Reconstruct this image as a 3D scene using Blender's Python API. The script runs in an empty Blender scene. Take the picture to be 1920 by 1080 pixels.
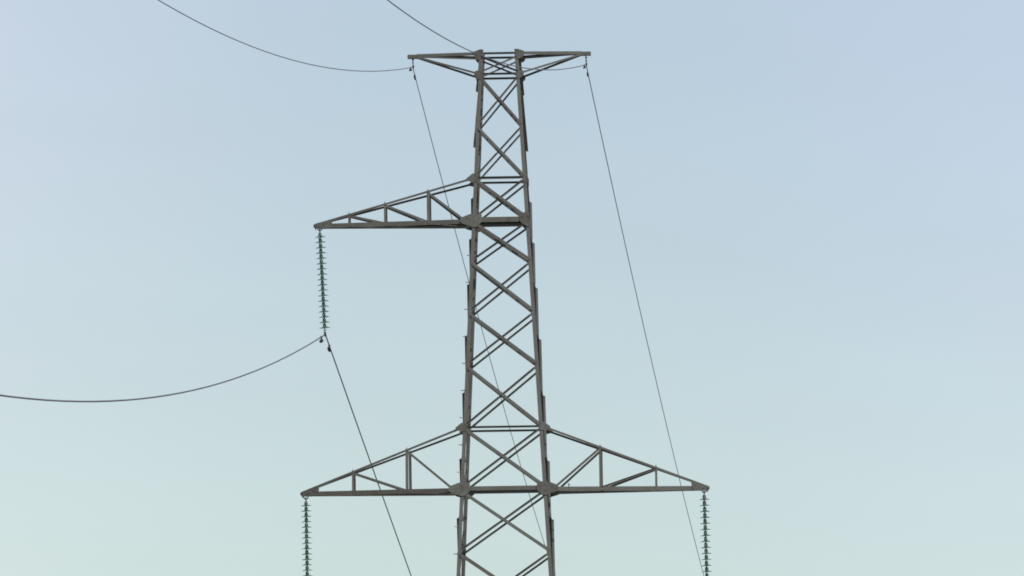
import bpy, bmesh, math, random
from mathutils import Vector, Matrix

random.seed(7)
H0 = 19.5            # the camera stands on a hillside 19.5 m above the foot of the pylon
scn = bpy.context.scene
col = scn.collection

# ------------------------------------------------------------------ camera
cd = bpy.data.cameras.new("camera")
cam = bpy.data.objects.new("camera", cd)
col.objects.link(cam)
Fw = Vector((-0.03949, 0.99616, 0.07819)); Rt = Vector((0.99909, 0.04064, -0.01321)); Up = Rt.cross(Fw)
m = Matrix((Rt, Up, -Fw)).transposed().to_4x4()
m.translation = Vector((5.0247, -121.212, H0))
cam.matrix_world = m
cd.sensor_width = 36.0
cd.lens = 9705.3 / 1920 * 36.0
cd.clip_start = 0.5
cd.clip_end = 20000
scn.camera = cam

# ------------------------------------------------------------------ light
SUN_EL, SUN_AZ = math.radians(43), math.radians(152)     # azimuth clockwise from +Y
w = bpy.data.worlds.new("World"); scn.world = w; w.use_nodes = True
nt = w.node_tree; nt.nodes.clear()
N = lambda t, **k: (lambda n: ([setattr(n, a, b) for a, b in k.items()], n)[1])(nt.nodes.new(t))
out = N('ShaderNodeOutputWorld'); bg = N('ShaderNodeBackground')
sky = N('ShaderNodeTexSky', sky_type='NISHITA', sun_disc=False, sun_elevation=SUN_EL, sun_rotation=SUN_AZ,
        air_density=1.0, dust_density=2.5, ozone_density=1.0, altitude=400)
bg.inputs['Strength'].default_value = 0.15
def lin(c): return tuple(((v/255+0.055)/1.055)**2.4 if v > 10 else v/255/12.92 for v in c)
tc = N('ShaderNodeTexCoord'); sep = N('ShaderNodeSeparateXYZ'); nt.links.new(tc.outputs['Generated'], sep.inputs[0])
def ramp(src, pts, lo, hi):
    mr = N('ShaderNodeMapRange'); mr.inputs['From Min'].default_value = lo; mr.inputs['From Max'].default_value = hi
    nt.links.new(src, mr.inputs['Value'])
    r = N('ShaderNodeValToRGB'); nt.links.new(mr.outputs[0], r.inputs[0])
    r.color_ramp.interpolation = 'EASE' if len(pts) == 2 else 'B_SPLINE'
    el = r.color_ramp.elements
    while len(el) < len(pts): el.new(0.5)
    for e, (p, c) in zip(el, sorted(pts)): e.position = (p-lo)/(hi-lo); e.color = (*c, 1)
    return r.outputs[0]
# milky air close to the horizon: greenish white low down, clearer blue a few degrees up
haze = ramp(sep.outputs['Z'], [(0.0, lin((208, 226, 219))), (0.03, lin((203, 221, 219))), (0.075, lin((194, 213, 221))),
                               (0.12, lin((187, 206, 220))), (0.17, lin((184, 203, 221))), (0.30, lin((170, 193, 220)))], 0.0, 0.30)
sd3 = lambda *c: tuple(v/1.3 for v in c)     # broad brightening of the milky air away from the middle of the view
side = ramp(sep.outputs['X'], [(-0.40, sd3(1.20, 1.13, 1.10)), (-0.20, sd3(1.22, 1.12, 1.11)), (-0.145, sd3(1.17, 1.09, 1.095)), (-0.11, sd3(1.09, 1.045, 1.045)), (-0.075, sd3(1.01, 1.01, 1.01)),
                               (-0.035, sd3(1, 1, 1)), (0.01, sd3(1.0, 1.0, 1.02)), (0.05, sd3(1.05, 1.02, 1.07)), (0.10, sd3(1.10, 1.05, 1.12))], -0.40, 0.10)
side_low = ramp(sep.outputs['X'], [(-0.40, sd3(1.10, 1.08, 1.08)), (-0.20, sd3(1.12, 1.08, 1.08)), (-0.145, sd3(1.085, 1.06, 1.075)), (-0.11, sd3(1.03, 1.03, 1.03)), (-0.075, sd3(1.0, 1.0, 1.005)),
                               (-0.035, sd3(1, 1, 1)), (0.01, sd3(1.0, 1.0, 1.02)), (0.05, sd3(1.03, 1.02, 1.06)), (0.10, sd3(1.06, 1.04, 1.08))], -0.40, 0.10)
hi = N('ShaderNodeMapRange', interpolation_type='SMOOTHSTEP'); hi.inputs['From Min'].default_value = 0.02; hi.inputs['From Max'].default_value = 0.13
nt.links.new(sep.outputs['Z'], hi.inputs['Value'])
sm = N('ShaderNodeMix', data_type='RGBA'); nt.links.new(hi.outputs[0], sm.inputs[0]); nt.links.new(side_low, sm.inputs[6]); nt.links.new(side, sm.inputs[7])
side = sm.outputs[2]
mul = N('ShaderNodeMix', data_type='RGBA', blend_type='MULTIPLY'); mul.inputs[0].default_value = 1
mul.clamp_result = False
hn = N('ShaderNodeTexNoise'); hn.inputs['Scale'].default_value = 9; hn.inputs['Detail'].default_value = 5      # faint uneven haze in level streaks
hm = N('ShaderNodeMapping'); hm.inputs['Scale'].default_value = (1, 1, 4.5); nt.links.new(tc.outputs['Generated'], hm.inputs[0]); nt.links.new(hm.outputs[0], hn.inputs[0])
hr = N('ShaderNodeMapRange'); hr.inputs['From Min'].default_value = 0.3; hr.inputs['From Max'].default_value = 0.7; hr.inputs['To Min'].default_value = 0.984; hr.inputs['To Max'].default_value = 1.016
nt.links.new(hn.outputs[0], hr.inputs['Value'])
hx = N('ShaderNodeVectorMath', operation='SCALE'); nt.links.new(haze, hx.inputs[0]); nt.links.new(hr.outputs[0], hx.inputs['Scale'])
nt.links.new(hx.outputs[0], mul.inputs[6]); nt.links.new(side, mul.inputs[7])
sc10 = N('ShaderNodeMix', data_type='RGBA', blend_type='MULTIPLY'); sc10.inputs[0].default_value = 1
sc10.inputs[7].default_value = (1.3/0.15, 1.3/0.15, 1.3/0.15, 1); nt.links.new(mul.outputs[2], sc10.inputs[6])
fac = N('ShaderNodeMapRange', interpolation_type='SMOOTHSTEP')
fac.inputs['From Min'].default_value = 0.2; fac.inputs['From Max'].default_value = 0.5
fac.inputs['To Min'].default_value = 1; fac.inputs['To Max'].default_value = 0
nt.links.new(sep.outputs['Z'], fac.inputs['Value'])
mix = N('ShaderNodeMix', data_type='RGBA'); nt.links.new(fac.outputs[0], mix.inputs[0])
nt.links.new(sky.outputs[0], mix.inputs[6]); nt.links.new(sc10.outputs[2], mix.inputs[7])
nt.links.new(mix.outputs[2], bg.inputs[0]); nt.links.new(bg.outputs[0], out.inputs[0])

sl = bpy.data.lights.new("sun", 'SUN'); sl.energy = 1.9; sl.angle = math.radians(0.53); sl.color = (1.0, 0.965, 0.91)
so = bpy.data.objects.new("sun", sl); col.objects.link(so)
sd = Vector((math.sin(SUN_AZ)*math.cos(SUN_EL), math.cos(SUN_AZ)*math.cos(SUN_EL), math.sin(SUN_EL)))
so.rotation_euler = sd.to_track_quat('Z', 'Y').to_euler(); so.location = (60, -60, 90)
scn.view_settings.view_transform = 'Standard'; scn.view_settings.look = 'None'
scn.cycles.filter_width = 1.8
scn.view_settings.exposure = 0.0; scn.view_settings.gamma = 1.0

# ------------------------------------------------------------------ materials
def mat(name, base, rough=0.6, metal=0.0, trans=0.0, spots=None, scale=3.0, spot_amt=0.5, bump=0.0, fine=40.0, vary=0.0):
    M = bpy.data.materials.new(name); M.use_nodes = True
    t = M.node_tree; b = t.nodes['Principled BSDF']
    b.inputs['Base Color'].default_value = (*base, 1); b.inputs['Roughness'].default_value = rough
    b.inputs['Metallic'].default_value = metal; b.inputs['Transmission Weight'].default_value = trans
    if spots:
        c = t.nodes.new('ShaderNodeTexCoord')
        n1 = t.nodes.new('ShaderNodeTexNoise'); n1.inputs['Scale'].default_value = scale; n1.inputs['Detail'].default_value = 6
        n1.inputs['Roughness'].default_value = 0.65
        n2 = t.nodes.new('ShaderNodeTexNoise'); n2.inputs['Scale'].default_value = fine; n2.inputs['Detail'].default_value = 3
        t.links.new(c.outputs['Object'], n1.inputs[0]); t.links.new(c.outputs['Object'], n2.inputs[0])
        r = t.nodes.new('ShaderNodeValToRGB'); t.links.new(n1.outputs[0], r.inputs[0])
        el = r.color_ramp.elements
        el[0].position = 0.36; el[0].color = (*spots[0], 1)
        el[1].position = 0.66; el[1].color = (*spots[1], 1)
        e = el.new(0.5); e.color = (*base, 1)
        mx = t.nodes.new('ShaderNodeMix'); mx.data_type = 'RGBA'; mx.blend_type = 'MULTIPLY'; mx.inputs[0].default_value = spot_amt
        g = t.nodes.new('ShaderNodeValToRGB'); g.color_ramp.elements[0].position = 0.3; g.color_ramp.elements[0].color = (0.45, 0.42, 0.4, 1)
        g.color_ramp.elements[1].position = 0.6; t.links.new(n2.outputs[0], g.inputs[0])
        t.links.new(r.outputs[0], mx.inputs[6]); t.links.new(g.outputs[0], mx.inputs[7])
        oi = t.nodes.new('ShaderNodeObjectInfo'); vr = t.nodes.new('ShaderNodeValToRGB')
        t.links.new(oi.outputs['Random'], vr.inputs[0])
        ve = vr.color_ramp.elements; ve[0].color = (0.70, 0.66, 0.64, 1); ve[1].color = (0.86, 0.89, 0.90, 1)
        e = ve.new(0.4); e.color = (0.76, 0.77, 0.78, 1)
        m2 = t.nodes.new('ShaderNodeMix'); m2.data_type = 'RGBA'; m2.blend_type = 'MULTIPLY'; m2.inputs[0].default_value = vary
        t.links.new(mx.outputs[2], m2.inputs[6]); t.links.new(vr.outputs[0], m2.inputs[7]); t.links.new(m2.outputs[2], b.inputs['Base Color'])
        if bump:
            bp = t.nodes.new('ShaderNodeBump'); bp.inputs['Strength'].default_value = bump; bp.inputs['Distance'].default_value = 0.004
            t.links.new(n2.outputs[0], bp.inputs['Height']); t.links.new(bp.outputs[0], b.inputs['Normal'])
    return M
STEEL = mat('weathered_steel', (0.155, 0.157, 0.136), 0.62, 0.0, spots=((0.145, 0.130, 0.112), (0.175, 0.180, 0.160)), scale=1.6, spot_amt=0.45, bump=0.3, vary=1.0)
PLATE = mat('plate_steel', (0.148, 0.152, 0.130), 0.7, 0.0, spots=((0.125, 0.115, 0.095), (0.165, 0.172, 0.150)), scale=5.0, spot_amt=0.5, bump=0.3, vary=1.0)
ARMST = mat('arm_steel', (0.155, 0.155, 0.130), 0.62, 0.0, spots=((0.135, 0.122, 0.100), (0.175, 0.177, 0.150)), scale=2.0, spot_amt=0.45, bump=0.3, vary=1.0)
IRON = mat('dark_iron', (0.055, 0.046, 0.042), 0.6, 0.1, spots=((0.06, 0.035, 0.028), (0.07, 0.065, 0.06)), scale=20)
CAPM = mat('cap_iron', (0.135, 0.145, 0.145), 0.6, 0.1, spots=((0.095, 0.085, 0.08), (0.13, 0.14, 0.14)), scale=12)
DAMP = mat('damper_iron', (0.035, 0.025, 0.028), 0.6, 0.1, spots=((0.04, 0.02, 0.02), (0.05, 0.045, 0.045)), scale=14)
WIRE = mat('aluminium_cable', (0.18, 0.175, 0.185), 0.6, 0.0, spots=((0.15, 0.145, 0.15), (0.21, 0.21, 0.22)), scale=0.6)
GWIRE = mat('steel_ground_wire', (0.19, 0.20, 0.22), 0.6, 0.0, spots=((0.16, 0.17, 0.19), (0.22, 0.23, 0.25)), scale=0.6)
BOLT = mat('galvanised_bolt', (0.33, 0.33, 0.32), 0.5, 0.2, spots=((0.25, 0.24, 0.22), (0.4, 0.4, 0.4)), scale=10)
CONC = mat('footing_concrete', (0.32, 0.31, 0.29), 0.9, spots=((0.24, 0.23, 0.21), (0.4, 0.39, 0.37)), scale=2)
GRASS = mat('hill_grass', (0.19, 0.18, 0.10), 0.95, spots=((0.24, 0.21, 0.13), (0.12, 0.14, 0.07)), scale=0.08, fine=2.0, spot_amt=0.7)
GLASS = mat('green_glass', (0.56, 0.90, 0.64), 0.08, 0.0, trans=0.95)
GLASS.node_tree.nodes['Principled BSDF'].inputs['IOR'].default_value = 1.12

# ------------------------------------------------------------------ helpers
def obj(name, bm, material, parent=None, smooth=False):
    bmesh.ops.recalc_face_normals(bm, faces=bm.faces[:])
    me = bpy.data.meshes.new(name); bm.to_mesh(me); bm.free()
    me.materials.append(material)
    if smooth:
        for p in me.polygons: p.use_smooth = True
    o = bpy.data.objects.new(name, me); col.objects.link(o)
    if parent: o.parent = parent
    return o
def tag(o, label=None, cat=None, group=None, kind=None):
    for k, v in (('label', label), ('category', cat), ('group', group), ('kind', kind)):
        if v: o[k] = v
    return o
def empty(name, loc=(0, 0, 0)):
    o = bpy.data.objects.new(name, None); col.objects.link(o); o.location = loc
    o.empty_display_size = 0.3
    return o
def copy_obj(o, parent=None):
    c = o.copy(); col.objects.link(c); c.parent = parent
    return c
def extrude(bm, prof, p0, d):
    a = [bm.verts.new(p0 + v) for v in prof]; b = [bm.verts.new(p0 + v + d) for v in prof]
    n = len(prof)
    bm.faces.new(a[::-1]); bm.faces.new(b)
    for i in range(n): bm.faces.new((a[i], a[(i+1) % n], b[(i+1) % n], b[i]))
def angle_bar(bm, p0, p1, a, b, wa, wb, t=0.008):
    """rolled L section from p0 to p1, corner on the line, flanges towards a and b"""
    p0 = Vector(p0); p1 = Vector(p1); d = (p1-p0); u = d.normalized()
    a = Vector(a); a = (a - u*a.dot(u)).normalized()
    b = Vector(b); b = (b - u*b.dot(u)); b = (b - a*b.dot(a)).normalized()
    pr = [(0, 0), (wa, 0), (wa, t*.7), (wa-t*.3, t), (t*1.6, t), (t, t*1.6), (t, wb-t*.3), (t*.7, wb), (0, wb)]
    extrude(bm, [a*x + b*y for x, y in pr], p0, d)
def box(bm, c, sx, sy, sz, R=None):
    vs = bmesh.ops.create_cube(bm, size=1.0)['verts']
    M = Matrix.Translation(Vector(c)) @ (R.to_4x4() if R else Matrix.Identity(4)) @ Matrix.Diagonal((sx, sy, sz, 1))
    bmesh.ops.transform(bm, matrix=M, verts=vs)
def cyl(bm, p0, p1, r0, r1=None, seg=10, caps=True):
    p0 = Vector(p0); p1 = Vector(p1); d = p1-p0
    vs = bmesh.ops.create_cone(bm, cap_ends=caps, segments=seg, radius1=r0, radius2=r0 if r1 is None else r1, depth=d.length)['verts']
    M = Matrix.Translation((p0+p1)/2) @ d.to_track_quat('Z', 'Y').to_matrix().to_4x4()
    bmesh.ops.transform(bm, matrix=M, verts=vs)
def tube(bm, pts, r, seg=8):
    pts = [Vector(p) for p in pts]; rings = []
    for i, p in enumerate(pts):
        t = (pts[min(i+1, len(pts)-1)] - pts[max(i-1, 0)]).normalized()
        s = t.cross(Vector((0, 0, 1)))
        s = s.normalized() if s.length > 1e-4 else Vector((1, 0, 0))
        n = s.cross(t)
        rings.append([bm.verts.new(p + s*math.cos(2*math.pi*k/seg)*r + n*math.sin(2*math.pi*k/seg)*r) for k in range(seg)])
    for A, B in zip(rings, rings[1:]):
        for k in range(seg): bm.faces.new((A[k], A[(k+1) % seg], B[(k+1) % seg], B[k]))
    bm.faces.new(rings[0][::-1]); bm.faces.new(rings[-1])
def lathe(bm, prof, seg=20, c=(0, 0, 0)):
    c = Vector(c); rings = []
    for r, z in prof:
        rings.append([bm.verts.new(c + Vector((r*math.cos(2*math.pi*k/seg), r*math.sin(2*math.pi*k/seg), z))) for k in range(seg)])
    for A, B in zip(rings, rings[1:]):
        for k in range(seg): bm.faces.new((A[k], A[(k+1) % seg], B[(k+1) % seg], B[k]))
    return rings
def plate(bm, pts, n, t):
    """flat plate: outline pts (3D, coplanar), thickness t along n"""
    n = Vector(n).normalized()
    extrude(bm, [Vector(p) for p in pts], Vector((0, 0, 0)), n*t)

# ------------------------------------------------------------------ ground
def ground_z(x, y):
    # a long hillside: the camera stands above the foot of the pylon, the far side falls into a valley
    if y < 0: z = -y*0.148 + max(0, -y-150)*0.12
    else: z = -y*0.30*(1-math.exp(-y/60)) if y < 500 else -150 - (y-500)*0.02
    z = max(z, -170); z = min(z, 160)
    r = math.hypot(x-5, y+121.2)
    k = min(1, max(0, (math.hypot(x, y)-8)/30)) * min(1, max(0, (r-3)/20))
    return z + k*(1.2*math.sin(x*0.05+1)*math.cos(y*0.04) + 0.4*math.sin(x*0.21+y*0.13)) - min(60, abs(x)*0.01)
bm = bmesh.new()
ax = sorted(set([-6000, -3000, -1500, -900, -600, -400] + list(range(-300, 301, 8)) + [400, 600, 900, 1500, 3000, 6000]))
grid = [[bm.verts.new((x, y, ground_z(x, y) - (0.0 if (x, y) else 0))) for x in ax] for y in ax]
for i in range(len(ax)-1):
    for j in range(len(ax)-1): bm.faces.new((grid[i][j], grid[i][j+1], grid[i+1][j+1], grid[i+1][j]))
tag(obj('ground', bm, GRASS, smooth=True), kind='structure')

# ------------------------------------------------------------------ pylon
def hw(z):                      # half width of the tapering mast, z measured from camera height
    return (2.5256 - 0.10756*z)/2
Z = lambda z: z + H0
LV = dict(A=15.02, B=14.53, C=12.065, D=11.08, E=6.205, F=4.776)
pylon = empty('power_pylon')
tag(pylon, 'tall grey steel lattice pylon with three tiers of arms against the sky', 'pylon')
LEGW = 0.086
def corner(sx, sy, z): return Vector((sx*hw(z), sy*hw(z), Z(z)))
for sx in (-1, 1):
    for sy in (-1, 1):
        b = bmesh.new()
        angle_bar(b, corner(sx, sy, -19.3), corner(sx, sy, 15.12), (-sx, 0, 0), (0, -sy, 0), LEGW, LEGW, 0.010)
        obj('leg', b, STEEL, pylon)
        f = bmesh.new(); c0 = corner(sx, sy, -19.5)
        box(f, (c0.x, c0.y, 0.1), 0.9, 0.9, 0.9)
        bmesh.ops.bevel(f, geom=f.edges[:], offset=0.04, segments=1, affect='EDGES')
        obj('footing', f, CONC, pylon)
def face_rot(k): return Matrix.Rotation(k*math.pi/2, 3, 'Z')
def face_pt(k, s, z, inset=0.035, off=0.0):
    """point on mast face k (0 near, 1 right, 2 far, 3 left), s = -1 left / +1 right seen from outside"""
    h = hw(z)
    v = Vector((s*(h-inset), -(h+off), 0)); v = face_rot(k) @ v
    return Vector((v.x, v.y, Z(z)))
SL = Vector((0, -1, 0.0538)).normalized()
def brace(k, s0, z0, s1, z1, outer, wd=0.05, stand=0.05, name='diagonal_brace', top=False, cope=False, g0=0.0, g1=0.0):
    """outer: bolted outside the leg flange; top: standing flange along the upper edge; cope: that flange is cut away where the other diagonal crosses"""
    n = face_rot(k) @ SL
    off = 0.003 if outer else -0.013
    p0 = face_pt(k, s0, z0, off=off); p1 = face_pt(k, s1, z1, off=off)
    d = (p1-p0).normalized(); up = n.cross(d); up = up if up.z > 0 else -up
    e = up if top else -up
    q0 = p0 + e*wd/2; q1 = p1 + e*wd/2
    b = bmesh.new()
    if outer and not top:          # standing flange stops short of the joint plates
        L = (p1-p0).length
        extrude(b, [Vector((0, 0, 0)), -e*wd, -e*wd + n*0.006, n*0.006], q0, q1-q0)
        extrude(b, [n*0.0065, n*stand, n*stand-e*0.006, n*0.0065-e*0.006], q0 + d*g0, d*(L-g0-g1))
    elif not cope:
        angle_bar(b, q0, q1, -e, n if outer else -n, wd, stand, 0.006)
    else:
        extrude(b, [Vector((0, 0, 0)), -e*wd, -e*wd - n*0.006, -n*0.006], q0, q1-q0)
        L = (p1-p0).length
        for a, c in ((0.09, L/2-0.06), (L/2+0.06, L-0.09)):
            extrude(b, [n*0.0005, n*stand, n*stand-e*0.006, n*0.0005-e*0.006], q0 + d*a, d*(c-a))
    for q in (0.012, 0.988):
        c = p0.lerp(p1, q); sg = 1 if outer else -1
        cyl(b, c + n*sg*0.004, c + n*sg*0.020, 0.012, seg=6)
    return obj(name, b, STEEL, pylon)
FN = [15.02, 14.53, 13.297, 12.065, 11.08, 10.09, 8.90, 7.65, 6.205, 4.776, 3.287, 1.72]
for k in (0, 2):
    for i, (a, c) in enumerate(zip(FN, FN[1:])):
        wd = 0.042 if i < 3 else (0.048 if i < 7 else 0.052)
        e0, e1 = a-0.028, c+0.028
        if i == 0: e0, e1, wd = a-0.08, c+0.05, 0.042
        if a in (LV['B'], LV['D'], LV['F']): e0 = a-0.06
        wo = 0.042 if i == 0 else (0.054 if i < 3 else (0.067 if i < 7 else 0.070))
        sa = -1 if (k == 0 or i == 0) else 1
        g0 = 0.24 if a in LV.values() else 0.05; g1 = 0.20 if c in LV.values() else 0.05
        brace(k, sa, e0, -sa, e1, True, wo, 0.04, top=(i == 0), g0=g0, g1=g1)
        brace(k, -sa, e0, sa, e1, False, wd, 0.045, top=True, cope=(k == 0 and i > 0))
SN = [14.96, 14.13, 12.80, 11.56, 10.60, 9.535, 8.32, 6.99, 5.45, 4.07, 2.55, 1.0]
for k in (1, 3):
    for i, (a, c) in enumerate(zip(SN, SN[1:])):
        wd = 0.045 if i < 3 else 0.05
        if i < 2:
            brace(k, -1, a-0.03, 1, c+0.0, True, wd, 0.05); brace(k, 1, a-0.03, -1, c+0.03, False, wd, 0.05)
        elif i == 2:
            brace(k, -1, a-0.03, 1, c+0.03, False, wd, 0.05); brace(k, 1, a-0.03, -1, c+0.03, False, wd-0.01, 0.05)
        else:
            brace(k, 1, a+0.035, -1, c+0.03, True, wd, 0.05); brace(k, -1, a-0.03, 1, c+0.03, False, wd, 0.05)
# the part of the mast below the picture
b = bmesh.new()
zz = [1.4, -0.7, -3.2, -6.2, -9.8, -14.0, -19.2]
for k in range(4):
    n = face_rot(k) @ SL
    for a, c in zip(zz, zz[1:]):
        for s in (-1, 1):
            o_ = 0.003 if s < 0 else -0.013
            p0 = face_pt(k, s, a, off=o_); p1 = face_pt(k, -s, c+0.15, off=o_)
            d = (p1-p0).normalized(); up = n.cross(d); up = up if up.z > 0 else -up
            angle_bar(b, p0, p1, -up, n if s < 0 else -n, 0.07, 0.06, 0.007)
obj('lower_bracing', b, STEEL, pylon)

def strut(k, z, wd, zoff=0.0, flip=1, name='horizontal_strut'):
    n = face_rot(k) @ Vector((0, -1, 0))
    p0 = face_pt(k, -1, z+zoff, inset=0.05, off=-0.012); p1 = face_pt(k, 1, z+zoff, inset=0.05, off=-0.012)
    b = bmesh.new()
    p0.z += wd/2; p1.z += wd/2
    if k == 0 and wd < 0.09:       # standing flange outward, coped at the legs
        d = (p1-p0); L = d.length; d.normalize(); dn = Vector((0, 0, -1))
        extrude(b, [Vector((0, 0, 0)), dn*wd, dn*wd - n*0.006, -n*0.006], p0, p1-p0)
        extrude(b, [n*0.0005, n*wd*0.62, n*wd*0.62+dn*0.006, n*0.0005+dn*0.006], p0 + d*0.055, d*(L-0.11))
    else:
        angle_bar(b, p0, p1, (0, 0, -1), -n, wd, wd*0.9, 0.006)
    return obj(name, b, STEEL, pylon)
for k in range(4):
    strut(k, LV['A']+0.0, 0.05); strut(k, LV['B'], 0.05)
    strut(k, LV['C'], 0.06 if k == 0 else 0.05); strut(k, LV['E'], 0.05)
    strut(k, LV['D'], 0.118); strut(k, LV['F'], 0.10)

# gusset plates: outline in (u outward, v up) metres from the leg-centre node
GP = dict(
    F=[(.33, .02), (.27, .08), (.08, .155), (-.19, .155), (-.20, .05), (-.21, -.05), (-.14, -.12), (-.07, -.19), (.02, -.20), (.10, -.16), (.26, -.11), (.33, -.05)],
    E=[(.23, -.01), (.08, .12), (-.05, .12), (-.055, -.10), (.06, -.11), (.22, -.07)],
    A=[(.19, .05), (.05, .10), (-.045, .10), (-.05, -.06), (.045, -.16), (.15, -.11), (.19, -.03)],
    B=[(.15, .05), (.11, .09), (-.045, .09), (-.05, -.10), (.03, -.14), (.11, -.08), (.15, -.04)],
    d=[(.05, .17), (-.17, .17), (-.19, .03), (-.19, -.05), (-.12, -.12), (.0, -.20), (.05, -.20)],
    c=[(.06, .10), (-.045, .12), (-.045, -.12), (.06, -.11)])
GP = {k_: [(u*0.95, v*0.9) for u, v in g_] for k_, g_ in GP.items()}
def gusset(k, s, z, shape, off):
    n = face_rot(k) @ Vector((0, -1, 0)); uo = face_rot(k) @ Vector((s, 0, 0))
    c0 = face_pt(k, s, z, inset=0.04, off=off)
    b = bmesh.new()
    pts = [c0 + uo*u + Vector((0, 0, v)) + n*(0.0538*v*-1) for u, v in GP[shape]]
    plate(b, pts, n, 0.010)
    us = [u for u, v in GP[shape]]; vs = [v for u, v in GP[shape]]
    for u, v in ((0, .07), (0, -.07), (.55*max(us), .2*max(vs)), (.8*max(us), 0.1*min(vs)), (.55*max(us), .35*min(vs)), (.6*min(us), .3*max(vs)), (.6*min(us), .25*min(vs))):
        q = c0 + uo*u + Vector((0, 0, v)) + n*0.01
        cyl(b, q, q + n*0.010, 0.012, seg=6)
    obj('gusset_plate', b, PLATE, pylon)
for k in (0, 2):
    for s in (-1, 1):
        left = (s == -1) == (k == 0)      # picture left
        gusset(k, s, LV['A'], 'A', 0.006); gusset(k, s, LV['B'], 'B', 0.006)
        gusset(k, s, LV['F'], 'F', 0.016); gusset(k, s, LV['E'], 'E', 0.006)
        gusset(k, s, LV['D'], 'F' if left else 'd', 0.016)
        gusset(k, s, LV['C'], 'E' if left else 'c', 0.006)

# step bolts up the near left leg
z = 10.245
while z > 1.0:
    if abs(z-4.53) > 0.1:
        b = bmesh.new(); h = hw(z); y = -h + 0.045
        cyl(b, (-h+0.01, y, Z(z)), (-h-0.095, y, Z(z)), 0.011, seg=8)
        cyl(b, (-h-0.001, y, Z(z)), (-h-0.016, y, Z(z)), 0.018, seg=6)
        obj('step_bolt', b, BOLT, pylon)
    z -= 0.635

# ------------------------------------------------------------------ cross arms
def arm(s, tip, zb, zt, posts, label, ch=0.105, tc_=0.05, big=0.055):
    zb = zb - 0.035; ztip = zb
    hb, ht = hw(zb), hw(zt)
    X = lambda r: s*r
    def low(q, x):               # q = -1 near, +1 far; point of the lower chord axis at |x|
        f = (x-hb)/(tip-hb); return Vector((X(x), q*(hb*(1-f)+0.05*f), Z(zb*(1-f)+ztip*f)))
    def high(q, x):
        f = (x-ht)/(tip-ht); return Vector((X(x), q*(ht*(1-f)+0.05*f), Z(zt*(1-f)+(ztip+0.03)*f)))
    b = bmesh.new()
    for q in (-1, 1):
        p0, p1 = low(q, hb-0.02), low(q, tip-0.19)
        angle_bar(b, p0 + Vector((0, 0, ch/2)), p1 + Vector((0, 0, ch/2)), (0, 0, -1), (0, -q, 0), ch, ch*0.9, 0.008)
    # lacing in the bottom plane
    xs = [hb] + sorted(posts) + [tip-0.4]
    for i, (a, c) in enumerate(zip(xs, xs[1:])):
        q = -1 if i % 2 else 1
        angle_bar(b, low(q, a) + Vector((0, 0, 0.01-ch/2)), low(-q, c) + Vector((0, 0, 0.01-ch/2)), (1, 0, 0), (0, 0, 1), 0.04, 0.03, 0.005)
    A_ = obj('cross_arm', b, ARMST, pylon)
    if label: A_['label'] = label
    for q in (-1, 1):
        b = bmesh.new(); p0, p1 = high(q, ht-0.0), high(q, tip-0.1)
        angle_bar(b, p0 + Vector((0, 0, tc_/2)), p1 + Vector((0, 0, tc_/2)), (0, 0, -1), (0, -q, 0), tc_, tc_, 0.006)
        obj('upper_chord', b, ARMST, A_)
    for i, x in enumerate(posts):
        wd = big if x == min(posts) else 0.045
        for q in (-1, 1):
            b = bmesh.new(); p0 = low(q, x); p1 = high(q, x) + Vector((0, 0, 0.075))
            p0 = p0 + Vector((-s*wd/2, -q*0.01, -0.03)); p1 = p1 + Vector((-s*wd/2, -q*0.01, 0))
            p1b = p1 - Vector((0, 0, 0.045))
            angle_bar(b, p0, p1b, (s, 0, 0), (0, -q, 0), wd, 0.04, 0.005)
            c = (p1b + p1)/2 + Vector((s*wd/2, 0, -0.01))
            cyl(b, c - Vector((0, 0, 0.03)), c + Vector((0, 0, 0.028)), 0.014, 0.006, seg=6)
            obj('post', b, ARMST, A_)
    ps = sorted(posts)
    for i, x in enumerate(ps):
        x0 = ps[i-1] if i else hb + 0.20
        for q in (-1, 1):
            b = bmesh.new(); p0 = high(q, x) + Vector((0, -q*0.012, -0.02)); p1 = low(q, x0) + Vector((0, -q*0.012, 0.05 if i == 0 else 0.02))
            d = (p1-p0).normalized(); n = Vector((0, -q if (s < 0 or q > 0) else q, 0)); up = n.cross(d); up = up if up.z > 0 else -up
            angle_bar(b, p0 + up*0.025, p1 + up*0.025, -up, n, 0.05, 0.04, 0.005)
            obj('diagonal', b, ARMST, A_)
    for q in (-1, 1):            # plates closing the tip
        b = bmesh.new(); c = low(q, tip)
        f = (zt-ztip-0.03)/(tip-ht)
        sh = [(-0.03, 0.035), (0.03, 0.065), (0.37, 0.045+0.36*f), (0.40, 0.36*f-0.01), (0.36, -0.045), (0.20, -0.055), (0.03, -0.045), (-0.03, -0.02)]
        yd = lambda u: q*((hb-0.05)*u/(tip-hb)*1.0 + 0.06)
        pts = [Vector((s*(tip-u), yd(u), c.z + v)) for u, v in sh]
        plate(b, pts, (0, q, 0), 0.010)
        for u, v in ((0.02, 0.02), (0.12, 0.0), (0.22, 0.03), (0.3, 0.08)):
            cc = Vector((s*(tip-u), yd(u) + q*0.01, c.z+v)); cyl(b, cc, cc + Vector((0, q*0.014, 0)), 0.014, seg=6)
        obj('tip_plate', b, PLATE, A_)
    b = bmesh.new()
    cyl(b, (s*(tip-0.0), -0.075, Z(ztip)-0.02), (s*tip, 0.075, Z(ztip)-0.02), 0.022, seg=8)
    cyl(b, (s*(tip-0.02), 0, Z(ztip)-0.02), (s*(tip-0.02), 0, Z(ztip)-0.085), 0.018, 0.01, seg=8)
    obj('tip_bolt', b, IRON, A_)
    return A_
arm(-1, 4.785, LV['F'], LV['E'], (2.265, 3.555), 'lower left arm reaching out under a sloping upper chord', big=0.066)
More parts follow.
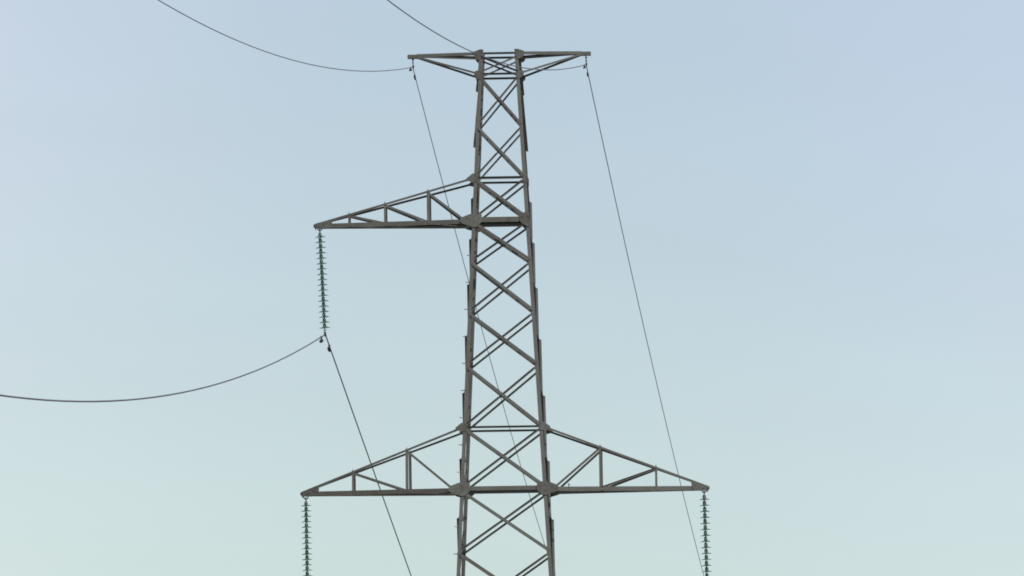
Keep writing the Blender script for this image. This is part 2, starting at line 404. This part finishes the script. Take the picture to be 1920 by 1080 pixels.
arm(1, 4.755, LV['F'], LV['E'], (2.25, 3.54), 'lower right arm, mirror of the left one')
arm(-1, 4.41, LV['D'], LV['C'], (1.71, 2.735, 3.59), 'middle arm on the left side only, with three posts')

def top_arm(s, tip):
    zA, zB = LV['A'], LV['B']; hA, hB = hw(zA), hw(zB)
    b = bmesh.new()
    for q in (-1, 1):
        p0 = Vector((s*(hA-0.02), q*(hA+0.0), Z(zA)+0.035)); p1 = Vector((s*(tip-0.14), q*0.045, Z(zA)+0.062))
        angle_bar(b, p0, p1, (0, 0, -1), (0, -q, 0), 0.075, 0.055, 0.006)
    A_ = obj('cross_arm', b, ARMST, pylon); A_['label'] = 'short arm at the very top of the mast, %s side' % ('left' if s < 0 else 'right')
    for q in (-1, 1):
        b = bmesh.new()
        p0 = Vector((s*(hB), q*(hB), Z(zB)+0.03)); p1 = Vector((s*(tip-0.12), q*0.06, Z(zA)+0.02))
        angle_bar(b, p0, p1, (0, 0, -1), (0, -q, 0), 0.045, 0.045, 0.006)
        obj('lower_stay', b, ARMST, A_)
    b = bmesh.new()
    for q in (-1, 1):
        box(b, (s*(tip-0.06), q*0.045, Z(zA)+0.005), 0.26, 0.010, 0.095)
    box(b, (s*(tip+0.045), 0, Z(zA)+0.005), 0.06, 0.075, 0.085)
    bmesh.ops.bevel(b, geom=b.edges[:], offset=0.003, segments=1, affect='EDGES')
    cyl(b, (s*(tip-0.06), -0.065, Z(zA)-0.01), (s*(tip-0.06), 0.065, Z(zA)-0.01), 0.015, seg=6)
    obj('tip_plate', b, PLATE, A_)
top_arm(-1, 2.10); top_arm(1, 2.08)
# the small bolt sticking up from the lower right arm
b = bmesh.new(); cyl(b, (1.52, -0.9, Z(LV['F'])+0.02), (1.52, -0.9, Z(LV['F'])+0.085), 0.012, seg=6)
cyl(b, (1.52, -0.9, Z(LV['F'])+0.06), (1.52, -0.9, Z(LV['F'])+0.082), 0.025, seg=6)
obj('bolt', b, IRON, pylon)

# ------------------------------------------------------------------ insulator strings
def disc_meshes(pitch):
    b = bmesh.new()
    s = pitch/0.127
    lathe(b, [(0.0, -0.030*s), (0.011, -0.030*s), (0.011, -0.020), (0.030, -0.016), (0.038, -0.004), (0.042, 0.010*s), (0.041, 0.040*s), (0.036, 0.066*s), (0.025, 0.084*s), (0.013, 0.092*s), (0.012, 0.099*s), (0.0, 0.099*s)], 14)
    cap = bpy.data.meshes.new('metal_cap'); bmesh.ops.recalc_face_normals(b, faces=b.faces[:]); b.to_mesh(cap); b.free()
    b = bmesh.new()
    r = lathe(b, [(0.036, 0.003), (0.060, 0.001), (0.095, -0.006), (0.118, -0.015), (0.128, -0.022), (0.128, -0.026), (0.120, -0.024),
                  (0.100, -0.018), (0.094, -0.026), (0.088, -0.026), (0.084, -0.015), (0.066, -0.010), (0.060, -0.020), (0.054, -0.020), (0.050, -0.008), (0.036, -0.006), (0.036, 0.003)], 28)
    bmesh.ops.remove_doubles(b, verts=b.verts[:], dist=1e-5)
    gl = bpy.data.meshes.new('glass_disc'); bmesh.ops.recalc_face_normals(b, faces=b.faces[:]); b.to_mesh(gl); b.free()
    cap.materials.append(CAPM); gl.materials.append(GLASS)
    for m_ in (cap, gl):
        for p in m_.polygons: p.use_smooth = True
    return cap, gl
DM = {p: disc_meshes(p) for p in (0.1262, 0.1405)}
def insulator(top, bot, n, pitch, label):
    top = Vector(top); bot = Vector(bot); d = bot-top
    root = empty('insulator_string', top)
    zc = (-d).normalized(); yc = zc.cross(Vector((1, 0, 0))).normalized(); xc = yc.cross(zc)
    root.rotation_euler = Matrix((xc, yc, zc)).transposed().to_euler()
    tag(root, label, 'insulator', 'glass insulator strings hanging from the arm tips')
    L = d.length
    b = bmesh.new()       # U shackle and link, local -Z runs down the string
    arc = [(0.05, 0, 0.06), (0.05, 0, -0.01)] + [(0.05*math.cos(a), 0, -0.01-0.05*math.sin(a)) for a in [math.pi*i/8 for i in range(1, 8)]] + [(-0.05, 0, -0.01), (-0.05, 0, 0.06)]
    tube(b, arc, 0.013, 8); cyl(b, (0, 0, 0.02), (0, 0, -0.10), 0.012, seg=8)
    obj('shackle', b, IRON, root, True)
    cap, gl = DM[pitch]
    z0 = -0.095 - 0.099*pitch/0.127
    for i in range(n):
        g = bpy.data.objects.new('insulator_disc', gl); col.objects.link(g); g.parent = root; g.location = (0, 0, z0 - i*pitch)
        g.rotation_euler = (random.uniform(-.02, .02), random.uniform(-.055, -.015), 0)
        c = bpy.data.objects.new('metal_cap', cap); col.objects.link(c); c.parent = g
    zl = z0 - (n-1)*pitch - 0.03
    b = bmesh.new()
    cyl(b, (0, 0, zl+0.01), (0, 0, -L+0.04), 0.011, seg=8)
    box(b, (0, 0, zl-0.045), 0.075, 0.03, 0.022)
    obj('ball_link', b, BOLT, root)
    b = bmesh.new()
    box(b, (0, 0, -L+0.035), 0.05, 0.07, 0.07); bmesh.ops.bevel(b, geom=b.edges[:], offset=0.01, segments=2, affect='EDGES')
    tube(b, [(0.00, y, -L+0.005-0.8*y*y) for y in (-.16, -.12, -.08, -.04, 0, .04, .08, .12, .16)], 0.026, 8)
    obj('suspension_clamp', b, IRON, root)
    return bot
I1 = insulator((-4.296, 0, Z(11.005)), (-4.195, 0, Z(8.485)), 18, 0.1262, 'greenish glass insulator string hanging from the middle arm, leaning slightly, cable clamped below')
I2 = insulator((-4.685, 0, Z(4.68)), (-4.665, 0, Z(2.155)), 18, 0.1262, 'greenish glass insulator string hanging from the left tip of the lowest arm')
I3 = insulator((4.655, 0, Z(4.70)), (4.70, 0, Z(2.175)), 16, 0.1405, 'glass insulator string with widely spaced dark caps under the right tip of the lowest arm')

def hanger(x, z0, z1, label):
    root = empty('wire_hanger', (x, 0, Z(z0)))
    tag(root, label, 'wire clamp', 'hangers of the two ground wires')
    L = z0-z1
    b = bmesh.new(); cyl(b, (0, 0, 0.03), (0, 0, -L+0.03), 0.008, seg=8)
    bmesh.ops.create_uvsphere(b, u_segments=10, v_segments=8, radius=0.026, matrix=Matrix.Translation((0, 0, -0.045)))
    bmesh.ops.create_uvsphere(b, u_segments=10, v_segments=8, radius=0.022, matrix=Matrix.Translation((0, 0, -0.115)))
    obj('link', b, IRON, root, True)
    b = bmesh.new(); box(b, (0.005, 0, -L+0.02), 0.04, 0.10, 0.07); bmesh.ops.bevel(b, geom=b.edges[:], offset=0.01, segments=2, affect='EDGES')
    tube(b, [(0, y, -L-0.8*y*y) for y in (-.12, -.08, -.04, 0, .04, .08, .12)], 0.018, 8)
    obj('clamp', b, IRON, root)
hanger(-2.05, 15.00, 14.78, 'small dark clamp hanging from the left end of the topmost arm')
hanger(2.04, 14.98, 14.765, 'small dark clamp hanging from the right end of the topmost arm')

# ------------------------------------------------------------------ wires
TN, TF = 168.0, 215.0
def wire_pt(a, near, far, t):        # t < 0 towards the camera side, t > 0 away into the valley
    m_, b_, c_ = (near if t < 0 else far)
    u = abs(t)
    z = a[2] + b_*u + c_*u*u
    return Vector((a[0] + m_*u, a[1] + t, z))
def wire(name, a, near, far, r, material, label, group):
    ts = []
    t = -TN
    while t < TF:
        ts.append(t); t += 1.5 if abs(t) > 3 else 0.25
    b = bmesh.new(); tube(b, [wire_pt(a, near, far, t) for t in ts], r, 8)
    o = obj(name, b, material, None, True)
    tag(o, label, 'cable', group)
    return o
W1 = ((-2.054, 0, Z(14.78)), (-.07, -.14493, .00176079), (.035, -.26798, .00077417))
W2 = ((2.038, 0, Z(14.769)), (-.07, -.14863, .00170012), (.035, -.18069, .00034666))
W3 = ((-4.189, 0, Z(8.491)), (-.07, -.16272, .00184309), (.035, -.25775, .00019718))
W4 = ((I2.x, 0, I2.z), (-.07, -.16272, .00184309), (.035, -.25775, .00030))
W5 = ((I3.x, 0, I3.z), (-.07, -.16272, .00184309), (.035, -.23, .00030))
wire('ground_wire', *W1, 0.0095, GWIRE, 'thin ground wire through the clamp at the left end of the topmost arm', 'thin ground wires at the top of the pylon')
wire('ground_wire', *W2, 0.0105, GWIRE, 'thin ground wire through the clamp at the right end of the topmost arm', 'thin ground wires at the top of the pylon')
wire('power_cable', *W3, 0.0155, WIRE, 'thick dark cable sagging to the left from the insulator string of the middle arm', 'conductor cables')
wire('power_cable', *W4, 0.0155, WIRE, 'thick cable under the insulator string of the lowest arm, left side', 'conductor cables')
wire('power_cable', *W5, 0.0155, WIRE, 'thick cable under the insulator string of the lowest arm, right side', 'conductor cables')

def damper(W, t, big, label, hl=0.10):
    p = wire_pt(*W, t); q = wire_pt(*W, t + 0.3); d = (q-p).normalized()
    if d.y < 0: d = -d
    root = empty('vibration_damper', p)
    root.rotation_euler = d.to_track_quat('Y', 'Z').to_euler()
    tag(root, label, 'cable damper', 'vibration dampers next to the clamps')
    k = 1.0 if big else 0.62
    b = bmesh.new(); box(b, (0, 0, -0.035*k), 0.03, 0.05, 0.09*k); box(b, (0, 0, 0.0), 0.045*k, 0.05, 0.045*k)
    bmesh.ops.bevel(b, geom=b.edges[:], offset=0.005, segments=1, affect='EDGES'); obj('clamp', b, DAMP, root)
    b = bmesh.new(); tube(b, [(0, y, -0.075*k - 0.25*y*y*k) for y in (-hl, -hl/2, 0, hl/2, hl)], 0.007, 6); obj('messenger_cable', b, DAMP, root)
    for s in (-1, 1):
        b = bmesh.new()
        pr = [(0.0, -.07), (0.022, -.07), (0.034, -.055), (0.040, -.02), (0.040, .03), (0.032, .055), (0.015, .065), (0.0, .065)]
        lathe(b, [(r*k, z*k) for r, z in pr], 12)
        bmesh.ops.transform(b, matrix=Matrix.Translation((0, s*hl, -0.092*k)) @ Matrix.Rotation(math.pi/2*s, 4, 'X'), verts=b.verts[:])
        bmesh.ops.remove_doubles(b, verts=b.verts[:], dist=1e-5)
        obj('weight', b, DAMP, root, True)
damper(W3, -0.66, True, 'dark cable damper left of the clamp under the middle insulator string', 0.06)
damper(W3, 0.82, True, 'dark cable damper just below the clamp of the middle insulator string, on the descending side', 0.05)
damper(W1, -0.42, False, 'small grey damper tucked under the clamp at the left end of the topmost arm')
damper(W1, 0.50, False, 'black damper on the descending thin wire below the left end of the topmost arm', 0.07)
damper(W2, -0.42, False, 'small dark damper tucked under the clamp at the right end of the topmost arm')
damper(W2, 0.62, False, 'black damper on the descending thin wire below the right end of the topmost arm', 0.07)
